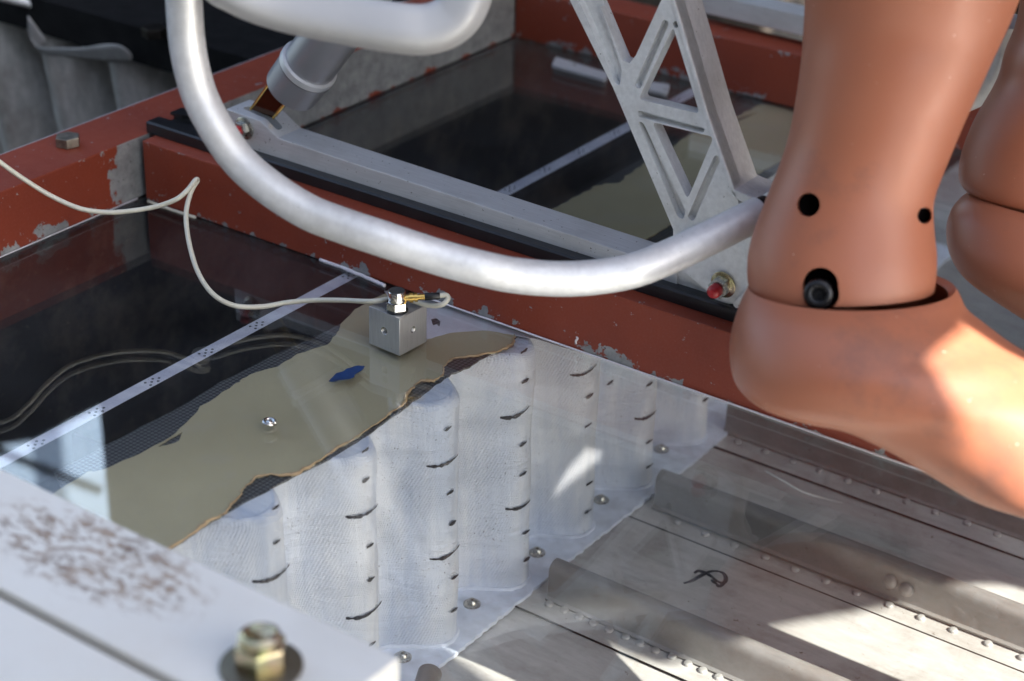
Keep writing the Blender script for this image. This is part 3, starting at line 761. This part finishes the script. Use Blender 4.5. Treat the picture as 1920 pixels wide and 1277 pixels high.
# far seat bar and far silver tube
fs = thing('aircraft_seat', 'far seat underframe: pale bar on the far track, silver tube behind the dummy', 'seat frame', (-.5, 1.33, .052))
obj('base_bar', box(-.735, 1.2, 1.3165, 1.3400, .0525, .0690, .0009), 'alu', fs)
obj('bent_tube', tube(catmull([PD(1895, 40, 1.20), PD(1888, 100, 1.21), PD(1868, 140, 1.22), PD(1838, 165, 1.23), PD(1790, 185, 1.24), PD(1700, 200, 1.26)], 10), .0105, 24), 'tube', fs, 60)
# small white clips on the far sheet
cg = 'white clips on the far sheet'
for i, (l, lab) in enumerate((([(1042, 112), (1140, 143), (1136, 156), (1034, 128)], 'longer white perforated clip on the far clear sheet, left of the lattice leg'),
             ([(1212, 158), (1256, 164), (1250, 182), (1208, 172)], 'short white clip seen through the upper triangle of the lattice leg'))):
    c = thing('white_clip', lab, 'clip', PZ(*l[0], .0), cg)
    o = obj('clip_body', extrude(rounded(px2(l, .0004), .003), (0, 0, .003), .0004), 'whitepl', c)
    a, b = PZ(l[0][0]+35, l[0][1]+16, .0004), PZ(l[0][0]+35, l[0][1]+16, -.03)
    cut(o, [lathe([(-.02, .0022), (.02, .0022)], a, (0, 0, 1), 14)])

# bolt head on the left beam
bolt('hex_bolt', PZ(128, 272, ZT+.0002), (0, 0, 1), .0088, .0068, 0, 0, simple('dull_bolt', (.26, .24, .20), .42, .8, 160, .35, .4, 300), 'dull hexagonal bolt head on top of the left red beam', rot=.5)

# ---------------------------------------------------------------- dummy legs
dm = thing('crash_test_dummy', 'terracotta vinyl legs of a crash test dummy, bare foot shells hanging over the red beam', 'dummy', PD(1600, 700, 1.0))
def ringloft(rings, seg=56, flip=False, cap0=True, cap1=True, shape=2.0):
    """rings: (left px, right px, distance, depth ratio, tilt deg, dist skew)"""
    bm = bmesh.new(); R_ = []
    for (lx, ly), (rx, ry), D, ratio, tilt, skew in rings:
        L = PD(lx, ly, D); Rr = PD(rx, ry, D+skew); c = (L+Rr)/2; u = (Rr-L)/2; r = u.length; u.normalize()
        v = (c-Vector((0, 0, H))).normalized(); v = (v-u*v.dot(u)).normalized(); n = u.cross(v)
        wv = v*math.cos(math.radians(tilt)) - n*math.sin(math.radians(tilt))*-1
        R_.append([bm.verts.new(c+u*r*math.cos(2*math.pi*k/seg)+wv*r*ratio*math.sin(2*math.pi*k/seg)) for k in range(seg)])
    for A, B in zip(R_, R_[1:]):
        for k in range(seg): bm.faces.new((A[k], A[(k+1) % seg], B[(k+1) % seg], B[k]))
    if cap0: bm.faces.new(R_[0][::-1])
    if cap1: bm.faces.new(R_[-1])
    return bm
def interp(rings, n=5):
    A = np.array([[*a, *b, *r] for a, b, *r in rings]); V = [Vector(x[:3]) for x in A]
    out = []; L = len(A)
    for i in range(L-1):
        p0, p1, p2, p3 = A[max(0, i-1)], A[i], A[i+1], A[min(L-1, i+2)]
        for k in range(n):
            t = k/n; q = .5*((2*p1)+(-p0+p2)*t+(2*p0-5*p1+4*p2-p3)*t*t+(-p0+3*p1-3*p2+p3)*t**3); out.append(q)
    out.append(A[-1]); return [((q[0], q[1]), (q[2], q[3]), q[4], q[5], q[6], q[7]) for q in out]
DL = .985
shin = [((1530, -420), (2060, -420), DL-.03, .95, 10, 0), ((1516, -200), (1985, -200), DL-.02, .95, 10, 0), ((1509, 0), (1908, 8), DL, .95, 10, 0), ((1501, 120), (1858, 120), DL, .95, 10, 0), ((1484, 230), (1810, 226), DL, .93, 10, 0), ((1466, 296), (1781, 296), DL, .9, 10, 0),
        ((1438, 368), (1753, 372), DL, .88, 10, 0), ((1414, 430), (1752, 430), DL, .86, 11, 0), ((1402, 480), (1757, 478), DL, .85, 11, 0), ((1401, 520), (1756, 520), DL, .85, 11, 0), ((1408, 548), (1752, 545), DL, .85, 11, 0)]
sh = obj('lower_leg', ringloft(interp(shin)), 'vinyl', dm, 60)
h_a = PD(1511, 384, DL-.03); dirv = (PD(1570, 392, DL)-PD(1540, 388, DL-.05)).normalized()
def vaxis(px, py, lx, ly): return (PD(lx, ly, DL+.02)-PD(px, py, DL-.05)).normalized()
v1 = vaxis(1511, 384, 1535, 384); v2 = vaxis(1534, 535, 1550, 520); v3 = vaxis(1737, 405, 1712, 402)
cut(sh, [lathe([(-.02, .0060), (.050, .0060)], PD(1511, 384, DL-.045), v1, 28),
         lathe([(-.02, .0042), (.050, .0042)], PD(1739, 405, DL-.03), v3, 24),
         lathe([(-.02, .0088), (.040, .0088)], PD(1537, 536, DL-.045), v2, 28),
         lathe([(-.02, .0088), (.040, .0088)], PD(1539, 552, DL-.045), v2, 28)])
sh.data.polygons.foreach_set('use_smooth', [True]*len(sh.data.polygons)); sh.data.set_sharp_from_angle(angle=math.radians(40))
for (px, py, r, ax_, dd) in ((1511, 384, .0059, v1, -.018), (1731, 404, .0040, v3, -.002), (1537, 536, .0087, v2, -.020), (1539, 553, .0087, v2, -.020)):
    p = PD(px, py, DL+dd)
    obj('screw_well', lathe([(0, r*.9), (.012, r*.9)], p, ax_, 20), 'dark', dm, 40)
p = PD(1534, 552, DL-.041)
ab = obj('ankle_bolt', lathe([(.0045, 0), (.0045, .0032), (.0006, .0036), (0, .0048), (.0006, .0066), (.0018, .0074), (.009, .0076)], p, v2, 28), simple('dark_bolt', (.02, .02, .022), .3, .5), dm, 50)
kn = PD(1800, -440, .955)+Vector((0, 0, .05))
obj('thigh', tube(catmull([kn+Vector((.07, 0, -.03)), kn+Vector((.03, 0, .015)), kn+Vector((-.12, 0, .04)), kn+Vector((-.45, 0, .06))], 8), lambda t: .052+.025*min(1, t*2.5), 32), 'vinyl', dm, 180)
kn2 = PD(2125, -320, 1.12)+Vector((0, 0, .05))
obj('thigh', tube(catmull([kn2+Vector((.07, 0, -.03)), kn2+Vector((.03, 0, .015)), kn2+Vector((-.12, 0, .04)), kn2+Vector((-.45, 0, .06))], 8), lambda t: .052+.025*min(1, t*2.5), 32), 'vinyl', dm, 180)
# foot shell
ft = [((1404, 535), (1792, 541), DL-.002, .87, 15, 0), ((1396, 548), (1800, 553), DL-.002, .9, 13, 0), ((1383, 580), (1815, 582), DL-.003, .92, 9, 0), ((1371, 622), (1850, 610), DL-.005, .90, 8, 0), ((1368, 668), (1890, 640), DL-.008, .86, 8, 0), ((1382, 722), (1935, 668), DL-.012, .80, 6, 0),
      ((1428, 765), (1985, 705), DL-.018, .72, 5, 0), ((1505, 792), (2040, 745), DL-.025, .66, 4, 0), ((1585, 810), (2085, 790), DL-.03, .62, 3, 0), ((1665, 846), (2110, 850), DL-.035, .62, 2, 0), ((1745, 893), (2130, 920), DL-.04, .62, 0, 0), ((1830, 942), (2150, 1000), DL-.045, .6, 0, 0), ((1905, 966), (2170, 1060), DL-.05, .55, 0, 0), ((1985, 980), (2180, 1090), DL-.055, .5, 0, 0), ((2080, 1000), (2180, 1100), DL-.06, .3, 0, 0)]
fbm = ringloft(interp(ft), cap0=False)
fo = obj('foot_shell', fbm, 'vinyl', dm, 60)
fo.data.materials.append(M['vinyl_in'])
md = fo.modifiers.new('s', 'SOLIDIFY'); md.thickness = .0045; md.offset = -1; md.material_offset = 0; md.use_rim = True
md = fo.modifiers.new('bv', 'BEVEL'); md.width = .0014; md.segments = 3; md.limit_method = 'ANGLE'; md.angle_limit = math.radians(50)
# second leg, farther right
D2 = 1.12
shin2 = [((1945, -300), (2300, -300), D2, .95, 10, 0), ((1913, 0), (2240, 0), D2, .95, 10, 0), ((1884, 95), (2200, 95), D2, .95, 10, 0), ((1868, 150), (2180, 150), D2, .92, 10, 0), ((1826, 225), (2140, 225), D2, .9, 10, 0), ((1803, 285), (2110, 300), D2, .88, 10, 0), ((1797, 330), (2105, 360), D2, .88, 10, 0), ((1806, 350), (2100, 400), D2, .86, 10, 0), ((1816, 358), (2095, 410), D2, .80, 10, 0)]
obj('lower_leg', ringloft(interp(shin2)), 'vinyl', dm, 60)
ft2 = [((1822, 360), (2110, 425), D2-.002, .87, 8, 0), ((1806, 366), (2125, 440), D2-.002, .9, 8, 0), ((1784, 392), (2150, 460), D2-.003, .9, 8, 0), ((1774, 430), (2180, 480), D2-.005, .86, 8, 0), ((1781, 476), (2220, 520), D2-.01, .8, 6, 0), ((1808, 520), (2260, 560), D2-.015, .74, 5, 0), ((1862, 562), (2300, 600), D2-.02, .66, 4, 0), ((1930, 606), (2330, 660), D2-.025, .62, 2, 0), ((2020, 660), (2350, 730), D2-.03, .6, 0, 0), ((2120, 720), (2360, 800), D2-.035, .4, 0, 0)]
fo2 = obj('foot_shell', ringloft(interp(ft2), cap0=False), 'vinyl', dm, 60)
md = fo2.modifiers.new('s', 'SOLIDIFY'); md.thickness = .0045; md.offset = -1

# ---------------------------------------------------------------- handwritten mark on the skin
mk = [(1282, 1093), (1296, 1089), (1312, 1080), (1328, 1072), (1343, 1070), (1356, 1074), (1361, 1084), (1357, 1092), (1347, 1090), (1336, 1082), (1324, 1074), (1310, 1070), (1302, 1074)]
mk2 = [(1334, 1086), (1343, 1094), (1350, 1099), (1357, 1092)]
bm = bmesh.new()
for l in (mk, mk2):
    tube(catmull([PZ(a, b, ZS+.0016) for a, b in l], 5), lambda t: .0010+.0007*math.sin(9*t)**2, 6, True, bm)
for v in bm.verts: v.co.z = ZS+.0013+(v.co.z-ZS-.0016)*.2
tag(obj('handwritten_mark', bm, 'ink', None, 180), 'looped black handwritten letter on the belly skin under the clear floor', 'writing')

# ---------------------------------------------------------------- background, upper left
bt_ = thing('shaded_cross_member', 'cross member coloured near black for deep shade beyond the left red beam', 'beam', (-1.3, 1.2, 0))
obj('deck', box(-3.2, -.966, 1.045, 2.6, -.002, .030, .001), 'dark', bt_)  # deep shade is put into this near-black colour
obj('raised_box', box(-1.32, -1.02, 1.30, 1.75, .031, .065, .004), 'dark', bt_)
bolt('dark_bolt', PZ(290, 68, .0305), (0, 0, 1), .0105, .008, 0, 0, simple('dark_bolt_metal', (.02, .018, .016), .4, .7), 'dark bolt head barely visible on the darkened cross member')
w2 = thing('side_web', 'dull corrugated metal web below the darkened cross member at the upper left', 'corrugated beam', (-1.3, 1.06, -.2))
bm = bmesh.new(); g = []
for i in range(260):
    x = -2.2+i*.0048
    row = []
    for k in range(14):
        z = -.002-.5*k/13
        ph = 2*math.pi*(x+.2*z)/.085
        row.append(bm.verts.new((x, 1.070+.024*math.cos(ph)+.004*math.sin(3*ph+8*z), z)))
    g.append(row)
for i in range(259):
    for k in range(13): bm.faces.new((g[i][k], g[i+1][k], g[i+1][k+1], g[i][k+1]))
obj('web', bm, skin('side_web_metal', (.30, .30, .28), (.62, .61, .58)), w2, 180)
fm = bmesh.new(); prevs = None
fpath = [(60, 50, .10), (68, 48, .09), (72, 60, .085), (62, 78, .08), (68, 92, .075), (85, 98, .07), (120, 99, .07), (160, 102, .07), (200, 101, .07), (246, 100, .07)]
fw = [.010, .018, .020, .012, .006, .006, .007, .009, .014, .016]
for (a, b, z), wd in zip(fpath, fw):
    p = PY(a, b, 1.035); 
    v1_, v2_ = fm.verts.new(p+Vector((-.2*wd, -.3*wd, .6*wd))), fm.verts.new(p+Vector((.2*wd, .3*wd, -.6*wd)))
    if prevs: fm.faces.new((prevs[0], v1_, v2_, prevs[1]))
    prevs = (v1_, v2_)
o = obj('plastic_film', fm, 'film', None, 180); tag(o, 'torn curl of clear plastic film hanging below the darkened cross member', 'plastic film')
md = o.modifiers.new('s', 'SUBSURF'); md.levels = 2; md.render_levels = 2
md = o.modifiers.new('t', 'SOLIDIFY'); md.thickness = .0006
bgt = [(-60, -30, 1.7), (0, -8, 1.7), (40, 2, 1.7), (90, 15, 1.7), (150, 27, 1.7), (210, 31, 1.7), (270, 24, 1.7), (330, 8, 1.7), (400, -25, 1.7)]
tag(obj('background_tube', tube(catmull([PD(*a) for a in bgt], 8), .0042, 16), 'tube', None, 180), 'thin curved silver tube against black at the upper left corner', 'tube')

# ---------------------------------------------------------------- helpers added beyond the frame to shade the place and shape reflections
xo = .70
def up(xs): return ZS + (xo-xs)*SUN.z/SUN.x
ed = [(-.40, .15), (-.42, .60), (-.45, .70), (-.53, .738), (-.59, .753), (-.65, .766), (-.66, .775), (-.66, .806), (-.65, .813), (-.50, .818), (-.476, .828), (-.458, .871), (-.439, .905), (-.402, .954), (-.386, .983), (-.368, 1.01), (-.353, 1.027), (-.32, 1.035), (-.20, 1.036), (.2, 1.036)]
sm_ = catmull([(a, b, 0) for a, b in ed], 4)
dyo = lambda xs: (xo-xs)*SUN.y/SUN.x
pts = [Vector((xo, p.y+dyo(p.x), up(p.x))) for p in sm_]
pts += [Vector((xo, 1.75, up(.2))), Vector((xo, 1.75, 1.70)), Vector((xo, .22, 1.70))]
hd = tag(obj('sun_blocker', extrude(pts, (.03, 0, 0)), simple('panel_white', (.75, .76, .78), .7)), 'pale unseen panel right of the dummy, added to block and shape the sun', 'light blocker')  # added sun blocker, its lower edge cut to shape the sunlit patch
wl = thing('dark_backdrop', 'dark unseen backdrop beyond the far seat, added to darken reflections', 'wall', (0, 2.2, 0))  # backdrop added so the clear sheet mirrors something dark
YW = 2.2
for a, b, c, d in ((-2.0, 3.2, -.3, 2.6),):
    obj('backdrop_panel', box(a, b, YW, YW+.04, c, d, 0), 'dark', wl)

hood = [(3.0, .42), (-3.2, .42), (-3.2, 1.02), (-1.98, 1.02), (-1.98, .88), (-1.80, .79), (-1.73, .756), (-1.60, .66), (-1.60, 1.02), (3.0, 1.02)]
tag(obj('reflection_hood', extrude([Vector((a, 1.40, b)) for a, b in hood], (0, .02, 0)), 'dark'), 'unseen dark hood added behind the far seat to shape reflections', 'seat back')  # added hood, outlined to shape what the clear sheet mirrors
for z0_, z1_ in ((.80, .812), (.86, .885)):
    tag(obj('dark_slat', extrude([Vector((-1.63, 1.41, z0_)), Vector((-3.2, 1.41, z0_+.09)), Vector((-3.2, 1.41, z1_+.10)), Vector((-1.63, 1.41, z1_-.006))], (0, .01, 0)), 'dark'), 'unseen dark slat added to stripe the mirrored opening', 'blind', 'dark slats added above the frame')  # slats added only to put dark stripes in the reflection
obj('backdrop_panel', box(-6, -1.3, 1.46, 1.50, -.3, .66, 0), 'dark', wl)  # added to keep reflections on the left beam dark
hp = tag(obj('reflector_sheet', extrude([Vector((-3.2, 1.75, .5)), Vector((-2.0, 2.95, .5)), Vector((-2.0, 2.95, 1.75)), Vector((-3.2, 1.75, 1.75))], (-.05, .05, 0)), simple('blue_white_sheet', (.50, .68, .95), .6)), 'pale blue sunlit awning added unseen to brighten a reflection in the sheet', 'reflector')  # bright sheet added as a reflector for the mirrored opening
def refl(px, py):
    p = PZ(px, py, 0); d = Vector(ray(px, py)); d.z *= -1
    n = Vector((1, -1, 0)); q0 = Vector((-.87, 1.36, .5)); t = (q0-p).dot(n)/d.dot(n); return p+d*t
gq = [refl(a, b) for a, b in ((1036, 925), (1062, 880), (1100, 836), (1131, 846), (1100, 875), (1062, 905))]
tag(obj('glare_plate', extrude(gq, (-.003, .003, 0)), simple('gloss_white', (.85, .87, .9), .4)), 'small white plate added above the frame to mirror a glare on the clear sheet', 'plate')  # plate added to make the glare patch on the clear sheet

tag(obj('near_sky_blocker', box(-2.6, .9, -.75, -.70, -.2, 1.9), simple('blocker_grey', (.10, .10, .10), .8)), 'unseen dark panel added behind the viewer to block low sky', 'sky blocker')  # added to block low sky from the viewer's side
